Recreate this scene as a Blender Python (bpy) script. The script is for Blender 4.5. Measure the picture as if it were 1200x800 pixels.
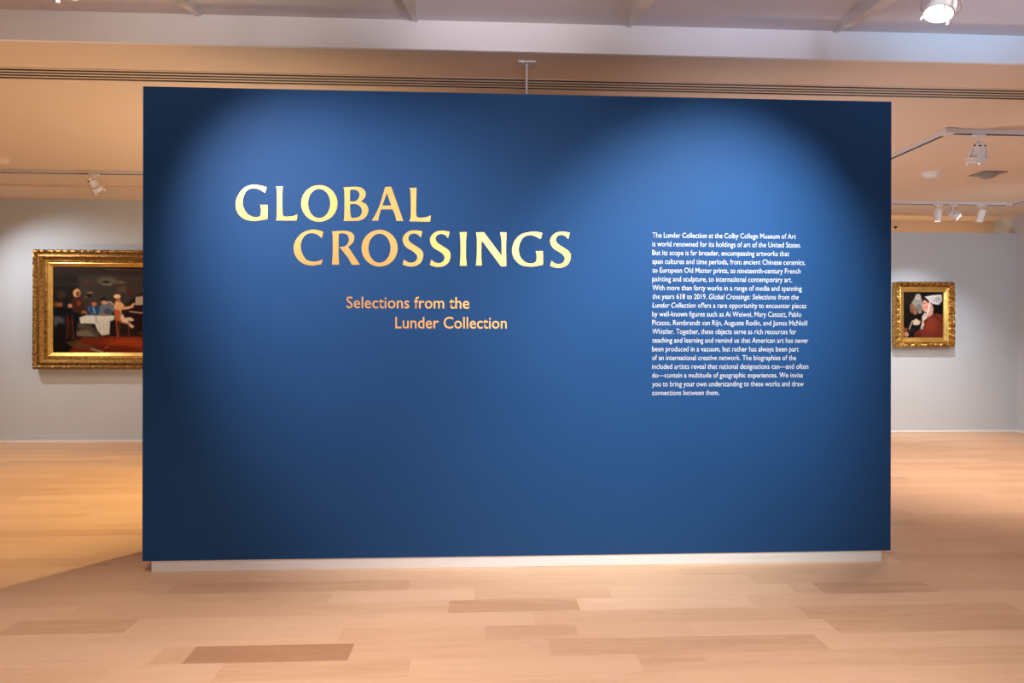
import bpy, bmesh, math, random
import numpy as np
from mathutils import Vector, Matrix, Euler

for o in list(bpy.data.objects):
    bpy.data.objects.remove(o)
S = bpy.context.scene
C = S.collection
random.seed(7)
RNG = np.random.default_rng(11)

# ------------------------------------------------------------------ camera
cam_d = bpy.data.cameras.new('camera')
cam = bpy.data.objects.new('camera', cam_d)
C.objects.link(cam)
cam_d.sensor_width = 36.0
cam_d.lens = 22.5
cam_d.clip_start = 0.05
cam.matrix_world = (Matrix.Translation((0, -3.4, 1.2)) @ Matrix.Rotation(-0.0485, 4, 'Z')
                    @ Matrix.Rotation(math.pi / 2, 4, 'X') @ Matrix.Rotation(0.0018, 4, 'Z'))
S.camera = cam

# ------------------------------------------------------------------ view, world
S.view_settings.view_transform = 'Standard'
S.view_settings.look = 'None'
S.view_settings.exposure = 0.0
S.view_settings.gamma = 1.0
S.view_settings.use_curve_mapping = False
W = bpy.data.worlds.new('world')
S.world = W
W.use_nodes = True
W.node_tree.nodes['Background'].inputs[0].default_value = (0.9, 0.92, 1.0, 1)
W.node_tree.nodes['Background'].inputs[1].default_value = 0.05


def aim(o, target):
    o.rotation_euler = (Vector(target) - o.location).to_track_quat('-Z', 'Y').to_euler()


def spot(name, loc, target, watt, col, deg, blend, rad=0.03):
    d = bpy.data.lights.new(name, 'SPOT')
    d.energy = watt
    d.color = col
    d.spot_size = math.radians(deg)
    d.spot_blend = blend
    d.shadow_soft_size = rad
    o = bpy.data.objects.new(name, d)
    C.objects.link(o)
    o.location = loc
    aim(o, target)
    return o


def area(name, loc, target, watt, col, sx, sy):
    d = bpy.data.lights.new(name, 'AREA')
    d.shape = 'RECTANGLE'
    d.size, d.size_y = sx, sy
    d.energy = watt
    d.color = col
    o = bpy.data.objects.new(name, d)
    C.objects.link(o)
    o.location = loc
    aim(o, target)
    return o


# ------------------------------------------------------------------ lights
# two floods washing the partition
spot('panel_flood', (-1.95, -1.5, 2.92), (-0.52, 0, 1.42), 440, (1.0, 0.97, 1.0), 57, 1.0, 0.05)
spot('panel_flood', (1.60, -1.75, 2.92), (1.17, 0, 1.37), 530, (0.86, 0.98, 1.0), 59, 1.0, 0.05)
spot('panel_flood', (0.45, -5.0, 2.85), (0.18, 0, 1.85), 260, (1.0, 0.97, 0.94), 22, 1.0, 0.05)  # extra unseen spot, added for a pale glint on the gold title
# floods over the floor in front of the partition
spot('floor_flood', (-1.5, -1.0, 3.0), (-1.5, -1.45, 0), 250, (1.0, 0.87, 0.77), 74, 1.0, 0.1)
spot('floor_flood', (0.35, -1.0, 3.0), (0.35, -1.35, 0), 330, (1.0, 0.89, 0.81), 74, 1.0, 0.1)
spot('floor_flood', (2.1, -1.0, 3.0), (2.1, -1.45, 0), 280, (1.0, 0.88, 0.78), 74, 1.0, 0.1)
# unseen spots added behind the camera, lighting a ceiling for gold letters to reflect
spot('ceiling_fill', (-2.0, -5.6, 1.6), (-2.0, -5.6, 3.0), 50, (1.0, 0.70, 0.34), 95, 0.8, 0.05)
spot('ceiling_fill', (0.5, -5.7, 1.4), (0.5, -5.7, 3.0), 260, (1.0, 0.95, 0.90), 95, 0.8, 0.05)
# unseen fill spots added to light the fascia: cool on the right, warmer to the left
spot('fascia_fill', (3.2, -2.9, 2.25), (2.9, 0.35, 3.62), 290, (0.28, 0.58, 1.0), 36, 1.0, 0.1)
spot('fascia_fill', (1.6, -3.0, 2.25), (1.5, 0.35, 3.62), 190, (0.66, 0.70, 1.0), 36, 1.0, 0.1)
spot('fascia_fill', (0.1, -3.0, 2.25), (0.0, 0.35, 3.62), 205, (0.88, 0.82, 1.0), 36, 1.0, 0.1)
spot('fascia_fill', (-1.3, -3.0, 2.25), (-1.5, 0.35, 3.62), 85, (1.0, 0.86, 0.86), 36, 1.0, 0.1)
# unseen fill spots added to brighten the front ceiling
spot('ceiling_fill', (-1.8, -2.3, 2.0), (-1.8, -1.0, 3.07), 48, (1.0, 0.86, 0.80), 76, 1.0, 0.1)
spot('ceiling_fill', (0.4, -2.3, 2.0), (0.4, -1.0, 3.07), 48, (1.0, 0.88, 0.84), 76, 1.0, 0.1)
spot('ceiling_fill', (2.6, -2.3, 2.0), (2.6, -1.0, 3.07), 48, (0.90, 0.88, 1.0), 76, 1.0, 0.1)
# back gallery, left: warm lamps
spot('gallery_spot', (-0.5, 2.3, 2.75), (-3.9, 1.35, 0), 800, (1.0, 0.75, 0.36), 76, 1.0, 0.02)
spot('gallery_spot', (-5.65, 3.25, 2.75), (-4.7, 4.4, 1.05), 110, (0.95, 0.97, 1.0), 100, 1.0, 0.02)
spot('gallery_spot', (-3.2, 2.4, 2.72), (-4.0, 4.4, 0.8), 40, (1.0, 0.94, 0.90), 80, 1.0, 0.02)
spot('gallery_spot', (-6.0, 1.6, 2.8), (-5.2, 2.6, 0), 120, (1.0, 0.74, 0.45), 90, 1.0, 0.05)
# back gallery, right: cooler lamps
spot('gallery_spot', (5.4, 3.6, 2.66), (5.8, 4.87, 0.85), 145, (0.92, 0.96, 1.0), 74, 1.0, 0.02)
spot('gallery_spot', (4.0, 1.53, 2.62), (4.6, 2.6, 0), 330, (1.0, 0.84, 0.70), 110, 1.0, 0.05)
spot('gallery_spot', (6.3, 2.8, 2.7), (5.2, 3.4, 0), 150, (1.0, 0.84, 0.70), 100, 1.0, 0.05)
spot('gallery_spot', (6.1, 1.9, 2.1), (5.9, 4.87, 1.9), 62, (0.62, 0.82, 1.0), 90, 1.0, 0.05)  # cool fill added for the right grey wall, no fixture
# unseen fill light added behind the top of the low right-hand wall
area('wall_top_fill', (5.3, 5.12, 2.45), (5.3, 5.16, 2.9), 4, (1.0, 0.66, 0.36), 3.6, 0.08)
# unseen fill added behind the partition to brighten the gallery ceiling
spot('uplight_fill', (-1.0, 2.2, 0.5), (-2.9, 2.4, 2.9), 245, (1.0, 0.78, 0.56), 140, 1.0, 0.3)
spot('uplight_fill', (1.4, 2.2, 0.5), (3.2, 2.6, 2.9), 165, (1.0, 0.90, 0.92), 140, 1.0, 0.3)
spot('gallery_spot', (4.9, -0.2, 2.3), (4.3, 2.2, 2.8), 30, (0.70, 0.80, 1.0), 60, 1.0, 0.05)  # unseen cool fill added to brighten the right track and its heads
spot('gallery_spot', (3.4, 1.0, 2.8), (3.1, 0.55, 0), 75, (1.0, 0.84, 0.70), 84, 1.0, 0.05)  # unseen fill added for the floor right of the partition

# ------------------------------------------------------------------ materials
def lin(r, g, b):
    f = lambda c: c / 12.92 if c <= 0.04045 else ((c + 0.055) / 1.055) ** 2.4
    return (f(r / 255), f(g / 255), f(b / 255))


def nt(name):
    m = bpy.data.materials.new(name)
    m.use_nodes = True
    return m, m.node_tree.nodes, m.node_tree.links, m.node_tree.nodes['Principled BSDF']


def paint(name, col, rough=0.6, metal=0.0, var=0.04, scale=6.0, bump=0.0, bscale=200.0, spec=0.5):
    """painted / plain surface with a faint procedural mottling"""
    m, n, l, p = nt(name)
    p.inputs['Roughness'].default_value = rough
    p.inputs['Metallic'].default_value = metal
    p.inputs['Specular IOR Level'].default_value = spec
    tc = n.new('ShaderNodeTexCoord')
    nz = n.new('ShaderNodeTexNoise')
    nz.inputs['Scale'].default_value = scale
    nz.inputs['Detail'].default_value = 3
    l.new(tc.outputs['Object'], nz.inputs['Vector'])
    mix = n.new('ShaderNodeMix')
    mix.data_type = 'RGBA'
    mix.inputs[6].default_value = (*[c * (1 - var) for c in col], 1)
    mix.inputs[7].default_value = (*[min(1, c * (1 + var)) for c in col], 1)
    l.new(nz.outputs['Fac'], mix.inputs[0])
    l.new(mix.outputs[2], p.inputs['Base Color'])
    if bump:
        nb = n.new('ShaderNodeTexNoise')
        nb.inputs['Scale'].default_value = bscale
        l.new(tc.outputs['Object'], nb.inputs['Vector'])
        b = n.new('ShaderNodeBump')
        b.inputs['Strength'].default_value = bump
        b.inputs['Distance'].default_value = 0.002
        l.new(nb.outputs['Fac'], b.inputs['Height'])
        l.new(b.outputs['Normal'], p.inputs['Normal'])
    return m


def glow(name, col, strength):
    m, n, l, p = nt(name)
    p.inputs['Base Color'].default_value = (0.8, 0.8, 0.8, 1)
    p.inputs['Emission Color'].default_value = (*col, 1)
    p.inputs['Emission Strength'].default_value = strength
    return m


def maple():
    m, n, l, p = nt('maple_floor')
    at = n.new('ShaderNodeAttribute'); at.attribute_name = 'tone'
    of = n.new('ShaderNodeAttribute'); of.attribute_name = 'shift'
    ge = n.new('ShaderNodeTexCoord')
    sc = n.new('ShaderNodeVectorMath'); sc.operation = 'MULTIPLY'
    sc.inputs[1].default_value = (0.9, 9.0, 1.0)
    l.new(ge.outputs['Object'], sc.inputs[0])
    ad = n.new('ShaderNodeVectorMath'); ad.operation = 'ADD'
    l.new(sc.outputs[0], ad.inputs[0]); l.new(of.outputs['Color'], ad.inputs[1])
    g1 = n.new('ShaderNodeTexNoise'); g1.inputs['Scale'].default_value = 2.2
    g1.inputs['Detail'].default_value = 6; g1.inputs['Roughness'].default_value = 0.6
    g1.inputs['Distortion'].default_value = 0.8
    l.new(ad.outputs[0], g1.inputs['Vector'])
    sc2 = n.new('ShaderNodeVectorMath'); sc2.operation = 'MULTIPLY'
    sc2.inputs[1].default_value = (3.0, 14.0, 1.0)
    l.new(ad.outputs[0], sc2.inputs[0])
    g2 = n.new('ShaderNodeTexNoise'); g2.inputs['Scale'].default_value = 2.0
    g2.inputs['Detail'].default_value = 4
    l.new(sc2.outputs[0], g2.inputs['Vector'])
    # darker mineral flecks
    g3 = n.new('ShaderNodeTexNoise'); g3.inputs['Scale'].default_value = 3.1
    g3.inputs['Detail'].default_value = 5; g3.inputs['Distortion'].default_value = 1.5
    sc3 = n.new('ShaderNodeVectorMath'); sc3.operation = 'MULTIPLY'
    sc3.inputs[1].default_value = (2.2, 1.3, 1.0)
    l.new(ad.outputs[0], sc3.inputs[0]); l.new(sc3.outputs[0], g3.inputs['Vector'])
    fr = n.new('ShaderNodeMapRange'); fr.inputs[1].default_value = 0.64; fr.inputs[2].default_value = 0.80
    l.new(g3.outputs['Fac'], fr.inputs[0])

    def madd(a, k, b):
        q = n.new('ShaderNodeMath'); q.operation = 'MULTIPLY_ADD'
        l.new(a, q.inputs[0]); q.inputs[1].default_value = k
        if isinstance(b, float): q.inputs[2].default_value = b
        else: l.new(b, q.inputs[2])
        return q.outputs[0]
    t = madd(g1.outputs['Fac'], 0.5, -0.25)
    t = madd(g2.outputs['Fac'], 0.24, t)
    t = madd(fr.outputs[0], 0.36, t)
    t = madd(at.outputs['Fac'], 1.0, t)
    cr = n.new('ShaderNodeValToRGB')
    e = cr.color_ramp.elements
    e[0].position = 0.0; e[0].color = (*FLOOR_LIGHT, 1)
    e[1].position = 1.0; e[1].color = (*FLOOR_DARK, 1)
    x = e.new(0.5); x.color = (*FLOOR_MID, 1)
    l.new(t, cr.inputs[0])
    l.new(cr.outputs[0], p.inputs['Base Color'])
    p.inputs['Roughness'].default_value = 0.42
    p.inputs['Specular IOR Level'].default_value = 0.35
    b = n.new('ShaderNodeBump'); b.inputs['Strength'].default_value = 0.06; b.inputs['Distance'].default_value = 0.001
    l.new(g2.outputs['Fac'], b.inputs['Height']); l.new(b.outputs['Normal'], p.inputs['Normal'])
    return m


def gilt(name, bright, dark, rough=0.38, scale=45.0, metal=0.85):
    """gold leaf with worn darker patches"""
    m, n, l, p = nt(name)
    tc = n.new('ShaderNodeTexCoord')
    nz = n.new('ShaderNodeTexNoise'); nz.inputs['Scale'].default_value = scale
    nz.inputs['Detail'].default_value = 6; nz.inputs['Roughness'].default_value = 0.7
    l.new(tc.outputs['Object'], nz.inputs['Vector'])
    cr = n.new('ShaderNodeValToRGB')
    e = cr.color_ramp.elements
    e[0].position = 0.36; e[0].color = (*dark, 1)
    e[1].position = 0.58; e[1].color = (*bright, 1)
    l.new(nz.outputs['Fac'], cr.inputs[0])
    l.new(cr.outputs[0], p.inputs['Base Color'])
    p.inputs['Metallic'].default_value = metal
    p.inputs['Roughness'].default_value = rough
    b = n.new('ShaderNodeBump'); b.inputs['Strength'].default_value = 0.35; b.inputs['Distance'].default_value = 0.004
    l.new(nz.outputs['Fac'], b.inputs['Height']); l.new(b.outputs['Normal'], p.inputs['Normal'])
    return m


def oil_paint():
    m, n, l, p = nt('oil_paint')
    at = n.new('ShaderNodeAttribute'); at.attribute_name = 'pigment'
    l.new(at.outputs['Color'], p.inputs['Base Color'])
    p.inputs['Roughness'].default_value = 0.5
    p.inputs['Specular IOR Level'].default_value = 0.1
    tc = n.new('ShaderNodeTexCoord')
    nz = n.new('ShaderNodeTexNoise'); nz.inputs['Scale'].default_value = 120.0
    l.new(tc.outputs['Object'], nz.inputs['Vector'])
    b = n.new('ShaderNodeBump'); b.inputs['Strength'].default_value = 0.15; b.inputs['Distance'].default_value = 0.001
    l.new(nz.outputs['Fac'], b.inputs['Height']); l.new(b.outputs['Normal'], p.inputs['Normal'])
    return m


FLOOR_LIGHT = (0.78, 0.53, 0.352)
FLOOR_MID = (0.65, 0.40, 0.243)
FLOOR_DARK = (0.43, 0.225, 0.12)
M = dict(
    blue=paint('matt_blue_paint', (0.0135, 0.064, 0.190), 0.62, var=0.03, scale=3, bump=0.08, bscale=350, spec=0.15),
    white=paint('white_paint', (0.84, 0.83, 0.82), 0.55, var=0.02),
    upper=paint('upper_ceiling_paint', (0.70, 0.65, 0.66), 0.8, var=0.03),
    cream=paint('warm_bounce_ceiling_paint', (0.76, 0.60, 0.46), 0.75, var=0.02, scale=2),  # pale ceiling with warm floor bounce put into its colour
    tan=paint('warm_wash_wall_paint', (0.72, 0.50, 0.32), 0.75, var=0.02),  # warm bounced light is put into this wall colour
    grey=paint('pale_grey_wall_paint', (0.55, 0.60, 0.65), 0.75, var=0.02, scale=2),
    dark=paint('black_slot', (0.012, 0.010, 0.010), 0.6),
    fixture=paint('white_enamel', (0.80, 0.79, 0.80), 0.35, var=0.02),
    trackm=paint('track_enamel', (0.70, 0.66, 0.66), 0.45, var=0.02),
    steel=paint('pale_steel', (0.75, 0.73, 0.72), 0.35, metal=0.3),
    taupe=paint('taupe_plastic', (0.30, 0.27, 0.24), 0.5),
    black=paint('black_plastic', (0.02, 0.02, 0.02), 0.45),
    gold=paint('gold_vinyl', (0.96, 0.50, 0.16), 0.36, metal=0.85, var=0.02),
    ink=paint('white_vinyl', (0.60, 0.61, 0.64), 0.5, var=0.01),
    floor=maple(),
    gilt_dark=gilt('aged_gilt', (0.38, 0.21, 0.06), (0.12, 0.055, 0.014), 0.45),
    gilt_bright=gilt('bright_gilt', (0.80, 0.50, 0.14), (0.62, 0.36, 0.085), 0.34, 8),
    gilt_carved=gilt('carved_gilt', (0.58, 0.33, 0.08), (0.13, 0.055, 0.012), 0.38, 35),
    oil=oil_paint(),
    rear_glow=glow('rear_glow_pane', (0.95, 0.97, 1.0), 1.8),
    lens=glow('lamp_lens', (1.0, 0.96, 0.92), 14.0),
    lens_warm=glow('warm_lamp_lens', (1.0, 0.86, 0.68), 7.0),
)


# ------------------------------------------------------------------ mesh helpers
def link(name, me, mat, parent=None, smooth=False):
    o = bpy.data.objects.new(name, me)
    C.objects.link(o)
    if mat is not None and not me.materials:
        me.materials.append(mat)
    if parent is not None:
        o.parent = parent
    if smooth:
        for p in me.polygons: p.use_smooth = True
    return o


def from_bm(name, bm, mat, parent=None, smooth=False):
    bmesh.ops.recalc_face_normals(bm, faces=bm.faces)
    me = bpy.data.meshes.new(name)
    bm.to_mesh(me); bm.free()
    o = link(name, me, mat, parent, smooth)
    if smooth: me.set_sharp_from_angle(angle=math.radians(35))
    return o


def add_box(bm, x0, x1, y0, y1, z0, z1, mi=0):
    v = [bm.verts.new((x, y, z)) for x in (x0, x1) for y in (y0, y1) for z in (z0, z1)]
    fs = [(0, 1, 3, 2), (4, 6, 7, 5), (0, 4, 5, 1), (2, 3, 7, 6), (0, 2, 6, 4), (1, 5, 7, 3)]
    out = []
    for f in fs:
        q = bm.faces.new([v[i] for i in f]); q.material_index = mi; out.append(q)
    return out


def bevel(bm, w, seg=2):
    bmesh.ops.bevel(bm, geom=list(bm.edges), offset=w, segments=seg, affect='EDGES', profile=0.5)


def box(name, x0, x1, y0, y1, z0, z1, mat, parent=None, bev=0.0):
    bm = bmesh.new()
    add_box(bm, x0, x1, y0, y1, z0, z1)
    if bev: bevel(bm, bev)
    return from_bm(name, bm, mat, parent)


def lathe(bm, prof, n=28, mat=None, close=True):
    """prof: (radius, z) list, revolved about local Z, then moved by mat"""
    rings = []
    for r, z in prof:
        rings.append([bm.verts.new((r * math.cos(2 * math.pi * k / n), r * math.sin(2 * math.pi * k / n), z)) for k in range(n)])
    for a, b in zip(rings, rings[1:]):
        for k in range(n):
            bm.faces.new((a[k], a[(k + 1) % n], b[(k + 1) % n], b[k]))
    if close:
        for r in (rings[0], rings[-1]):
            bm.faces.new(r)
    if mat is not None:
        bmesh.ops.transform(bm, matrix=mat, verts=[v for r in rings for v in r])


def tube(bm, pts, r, n=10, closed=False):
    pts = [Vector(p) for p in pts]
    rings = []
    up = Vector((0.13, 0.31, 0.94))
    N = len(pts)
    for i, p in enumerate(pts):
        if closed: t = pts[(i + 1) % N] - pts[i - 1]
        else: t = pts[min(i + 1, N - 1)] - pts[max(i - 1, 0)]
        t.normalize()
        a = t.cross(up).normalized(); b = t.cross(a)
        rings.append([bm.verts.new(p + a * (r * math.cos(2 * math.pi * k / n)) + b * (r * math.sin(2 * math.pi * k / n))) for k in range(n)])
    for i in range(N if closed else N - 1):
        A, B = rings[i], rings[(i + 1) % N]
        for k in range(n):
            bm.faces.new((A[k], A[(k + 1) % n], B[(k + 1) % n], B[k]))
    if not closed:
        bm.faces.new(rings[0]); bm.faces.new(rings[-1])


def thing(name, label, cat, loc=(0, 0, 0), group=None):
    o = bpy.data.objects.new(name, None)
    C.objects.link(o)
    o.location = loc
    o.empty_display_size = 0.1
    return tag(o, label, cat, group)


def tag(o, label, cat, group=None, kind='thing'):
    o['label'] = label; o['category'] = cat; o['kind'] = kind
    if group: o['group'] = group
    return o


def struct(o):
    o['kind'] = 'structure'
    return o


# ------------------------------------------------------------------ the room
FASCIA_Y = 0.35
CEIL = 2.9
UP = 3.07


def build_floor():
    x0, x1, y0, y1, w = -8.0, 7.4, -8.0, 5.6, 0.135
    k0 = -math.ceil((-0.155 - y0) / w)
    rows = []
    y = -0.155 - w * math.floor((-0.155 - y0) / w)
    verts, faces, tone, shift = [], [], [], []
    # boards picked out in the photograph: row centre -> (x0, x1, tone)
    special = {
        -0.4925: [(-0.90, -0.143, 0.34), (-0.143, 0.447, 0.58), (0.447, 1.25, 0.10)],
        -0.8975: [(-1.111, -0.499, 0.86), (-0.499, 0.27, 0.36)],
        -0.3575: [(-0.70, -0.03, 0.16), (-0.03, 0.62, 0.40), (1.645, 2.211, 0.66)],
        -0.7625: [(0.02, 0.40, 0.50), (1.483, 1.777, 0.52), (1.777, 2.75, 0.56)],
        -0.2225: [(-1.5, -0.35, 0.50)],
        -1.0325: [(-0.95, -0.26, 0.44), (0.85, 1.6, 0.42)],
    }
    r = random.Random(5)
    while y < y1:
        yb = min(y + w, y1)
        yc = y + w / 2
        sp = []
        for k, v in special.items():
            if abs(k - yc) < 0.03: sp = v
        cuts = []
        x = x0 - r.uniform(0, 1.0)
        while x < x1:
            L = r.uniform(0.45, 1.35)
            nxt = x + L
            for (a, b, t) in sp:
                if x < a - 1e-6 < nxt: nxt = a
            hit = [s for s in sp if abs(s[0] - x) < 1e-6]
            if hit:
                nxt = hit[0][1]; t = hit[0][2]
            else:
                t = min(0.85, max(0.0, r.gauss(0.34, 0.09)))
            a, b = max(x, x0), min(nxt, x1)
            if b > a + 1e-4:
                i = len(verts)
                verts += [(a, y, 0), (b, y, 0), (b, yb, 0), (a, yb, 0)]
                faces.append((i, i + 1, i + 2, i + 3))
                s = (r.uniform(0, 50), r.uniform(0, 50), r.uniform(0, 50))
                tone.append(t); shift.append(s)
            x = nxt
        y += w
    me = bpy.data.meshes.new('floor')
    me.from_pydata(verts, [], faces)
    a = me.attributes.new('tone', 'FLOAT', 'FACE'); a.data.foreach_set('value', tone)
    b = me.attributes.new('shift', 'FLOAT_VECTOR', 'FACE'); b.data.foreach_set('vector', [c for s in shift for c in s])
    struct(link('floor', me, M['floor']))


build_floor()
struct(box('wall_left', -8.1, -8.0, -8.0, 4.41, 0, 3.2, M['grey']))
struct(box('wall_left_back', -8.1, 1.2, 4.41, 4.6, 0, CEIL + 0.05, M['grey']))
struct(box('wall_far_back', 1.2, 7.3, 5.25, 5.4, 0, CEIL + 0.05, M['tan']))
struct(box('wall_right_back', 3.4, 7.2, 4.87, 5.02, 0, 2.667, M['grey']))
struct(box('wall_right', 7.2, 7.35, -8.0, 5.4, 0, 3.2, M['grey']))
struct(box('wall_rear', -8.1, 7.35, -8.15, -8.0, 0, 3.2, M['tan']))
# unseen glowing panel added on the rear wall for gold-letter reflections and fill
rear_panel = struct(box('rear_glow_panel', -1.5, 2.6, -7.995, -7.985, 0.5, 3.0, M['rear_glow']))
bm = bmesh.new()
for k in range(5): add_box(bm, -1.53 + k * 1.025, -1.47 + k * 1.025, -8.0, -7.95, 0.47, 3.03)
for z in (0.47, 1.72, 2.97): add_box(bm, -1.53, 2.63, -8.0, -7.955, z, z + 0.06)
from_bm('glow_panel_frame', bm, M['white'], rear_panel)
struct(box('ceiling_gallery', -8.1, 7.3, FASCIA_Y + 0.02, 5.4, CEIL, CEIL + 0.12, M['cream']))
struct(box('trim_fascia', -8.1, 7.3, FASCIA_Y, FASCIA_Y + 0.02, CEIL, UP + 0.1, M['white']))
struct(box('ceiling_front', -8.1, 7.3, -8.1, FASCIA_Y, UP, UP + 0.12, M['upper']))
# the low step where the ceiling drops in front of the left gallery wall
bm = bmesh.new()
add_box(bm, -8.0, 1.2, 3.80, 4.41, CEIL - 0.028, CEIL + 0.01)
struct(from_bm('ceiling_step', bm, M['cream']))
# baseboards: a painted board over a thin white shoe
for nm, xa, xb, yw in (('left', -8.0, 1.2, 4.41), ('right', 3.4, 7.2, 4.87)):
    struct(box('baseboard_' + nm, xa, xb, yw - 0.008, yw, 0.022, 0.075, M['grey']))
    struct(box('trim_shoe_' + nm, xa, xb, yw - 0.02, yw, 0.0, 0.024, M['white'], bev=0.003))
struct(box('baseboard_side', 7.192, 7.2, -8.0, 4.87, 0.022, 0.075, M['grey']))
struct(box('trim_shoe_side', 7.18, 7.2, -8.0, 4.85, 0.0, 0.024, M['white']))

# ribs under the front ceiling, running back to the fascia and tapering into it
for i, (x, lab) in enumerate(((-1.617, 'white tapered ceiling rib above the dark left corner of the partition, leftmost of four'),
                              (-0.383, 'white tapered ceiling rib above the end of the word GLOBAL, second from left'),
                              (0.871, 'white tapered ceiling rib just right of the thin ceiling rod, third from left'),
                              (2.125, 'white tapered ceiling rib nearest the bright ceiling lamp, rightmost of the four'))):
    bm = bmesh.new()
    prof = [(FASCIA_Y - 0.001, 0.014, 0.012), (FASCIA_Y - 0.35, 0.044, 0.075), (FASCIA_Y - 0.7, 0.055, 0.10), (-4.0, 0.055, 0.10)]
    rings = []
    for y, hw, dep in prof:
        rings.append([bm.verts.new(v) for v in ((x - hw, y, UP), (x - hw * 0.8, y, UP - dep), (x + hw * 0.8, y, UP - dep), (x + hw, y, UP))])
    for a, b in zip(rings, rings[1:]):
        for k in range(4): bm.faces.new((a[k], a[(k + 1) % 4], b[(k + 1) % 4], b[k]))
    bm.faces.new(rings[0]); bm.faces.new(rings[-1])
    o = from_bm('ceiling_rib', bm, M['white'])
    tag(o, lab, 'ceiling rib', 'ceiling ribs')

# ------------------------------------------------------------------ the blue partition
part = thing('exhibition_partition', 'large freestanding dark blue partition with gold title and white text', 'partition', (0.25, 0.3, 0))
INV = Matrix.Translation((-0.25, -0.3, 0))
XL, XR, ZB, ZT, DEP = -1.749, 2.244, 0.060, 2.517, 0.60


def pchild(o):
    o.data.transform(INV)
    o.parent = part
    return o


pchild(box('panel', XL, XR, 0.0, DEP, ZB, ZT, M['blue'], bev=0.002))
bm = bmesh.new()
add_box(bm, XL + 0.045, XR - 0.047, 0.004, DEP - 0.022, 0.0, ZB)
bevel(bm, 0.002)
pchild(from_bm('plinth', bm, M['white']))['label'] = 'white recessed plinth'


WORD_GLOBAL = [
  [[(-1118.9,2001.9,1),(-1151.8,2011.7,0),(-1189.0,2014.4,0),(-1230.4,2000.4,0),(-1263.1,1962.2,0),(-1277.4,1913.1,0),(-1265.1,1864.4,0),(-1232.3,1835.8,0),(-1186.4,1826.1,0),(-1151.5,1830.0,0),(-1114.3,1837.1,1),(-1113.1,1910.7,1),(-1151.6,1910.2,1),(-1148.1,1896.9,0),(-1147.2,1874.6,0),(-1150.6,1854.5,0),(-1162.4,1846.8,0),(-1188.7,1847.4,0),(-1219.3,1864.9,0),(-1239.0,1900.2,0),(-1241.2,1931.4,0),(-1230.4,1969.3,0),(-1210.8,1990.5,0),(-1184.6,1996.6,0),(-1156.1,1991.2,0),(-1127.6,1972.9,1)]],
  [[(-1071.6,2007.9,1),(-1034.8,2008.4,1),(-1037.8,1987.4,0),(-1038.6,1933.9,0),(-1036.7,1867.0,0),(-1031.0,1852.8,0),(-1013.4,1850.3,0),(-980.4,1854.2,0),(-960.7,1863.4,1),(-963.7,1830.8,1),(-1071.3,1829.6,1),(-1066.1,1848.8,0),(-1064.9,1933.6,0),(-1066.3,1991.5,0)]],
  [[(-753.4,1922.2,0),(-760.5,1885.4,0),(-780.8,1854.1,0),(-811.2,1833.0,0),(-847.1,1825.3,0),(-883.0,1832.2,0),(-913.5,1852.6,0),(-933.8,1883.4,0),(-941.0,1919.9,0),(-933.9,1956.6,0),(-913.7,1987.9,0),(-883.3,2009.0,0),(-847.5,2016.8,0),(-811.5,2010.0,0),(-781.0,1989.6,0),(-760.6,1958.8,0)],[(-790.5,1922.0,0),(-794.9,1892.6,0),(-807.3,1867.5,0),(-826.0,1850.7,0),(-848.0,1844.6,0),(-870.1,1850.2,0),(-888.8,1866.5,0),(-901.3,1891.3,0),(-905.7,1920.6,0),(-901.4,1949.9,0),(-889.0,1975.0,0),(-870.3,1991.8,0),(-848.3,1998.0,0),(-826.3,1992.4,0),(-807.5,1976.1,0),(-795.0,1951.3,0)]],
  [[(-722.4,2007.1,1),(-663.8,2010.8,0),(-630.1,2006.4,0),(-608.4,1985.8,0),(-610.8,1956.6,0),(-630.9,1934.0,1),(-605.9,1921.2,0),(-592.4,1893.6,0),(-603.4,1857.0,0),(-629.8,1837.3,0),(-663.5,1832.0,0),(-722.1,1831.4,1),(-717.8,1846.0,0),(-716.5,1928.6,0),(-717.6,1991.7,0)],[(-688.7,1994.5,1),(-663.8,1995.8,0),(-642.1,1982.9,0),(-639.7,1961.1,0),(-656.4,1936.6,0),(-688.6,1933.8,1)],[(-687.7,1920.2,1),(-658.8,1920.5,0),(-634.7,1907.7,0),(-626.0,1881.1,0),(-637.1,1856.6,0),(-663.5,1847.6,0),(-681.8,1851.3,0),(-687.6,1885.2,0)]],
  [[(-504.8,2011.5,1),(-474.8,2014.4,1),(-456.4,1965.9,1),(-410.2,1834.8,1),(-446.5,1834.4,1),(-451.3,1858.7,0),(-465.9,1895.1,1),(-526.3,1894.4,1),(-537.3,1857.8,0),(-540.7,1834.8,1),(-574.4,1834.5,1),(-555.2,1867.3,0),(-533.6,1916.2,0),(-514.4,1979.7,0)],[(-496.0,1982.4,1),(-473.2,1914.5,1),(-520.1,1913.9,1)]],
  [[(-378.0,2008.4,1),(-341.2,2010.3,1),(-342.5,1933.2,0),(-342.4,1867.3,0),(-332.6,1854.2,0),(-310.8,1853.0,0),(-286.5,1856.7,0),(-264.6,1865.7,1),(-270.4,1832.4,1),(-377.7,1832.7,1),(-371.4,1854.7,0),(-370.6,1932.8,0),(-373.1,1996.2,0)]],
]
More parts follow.
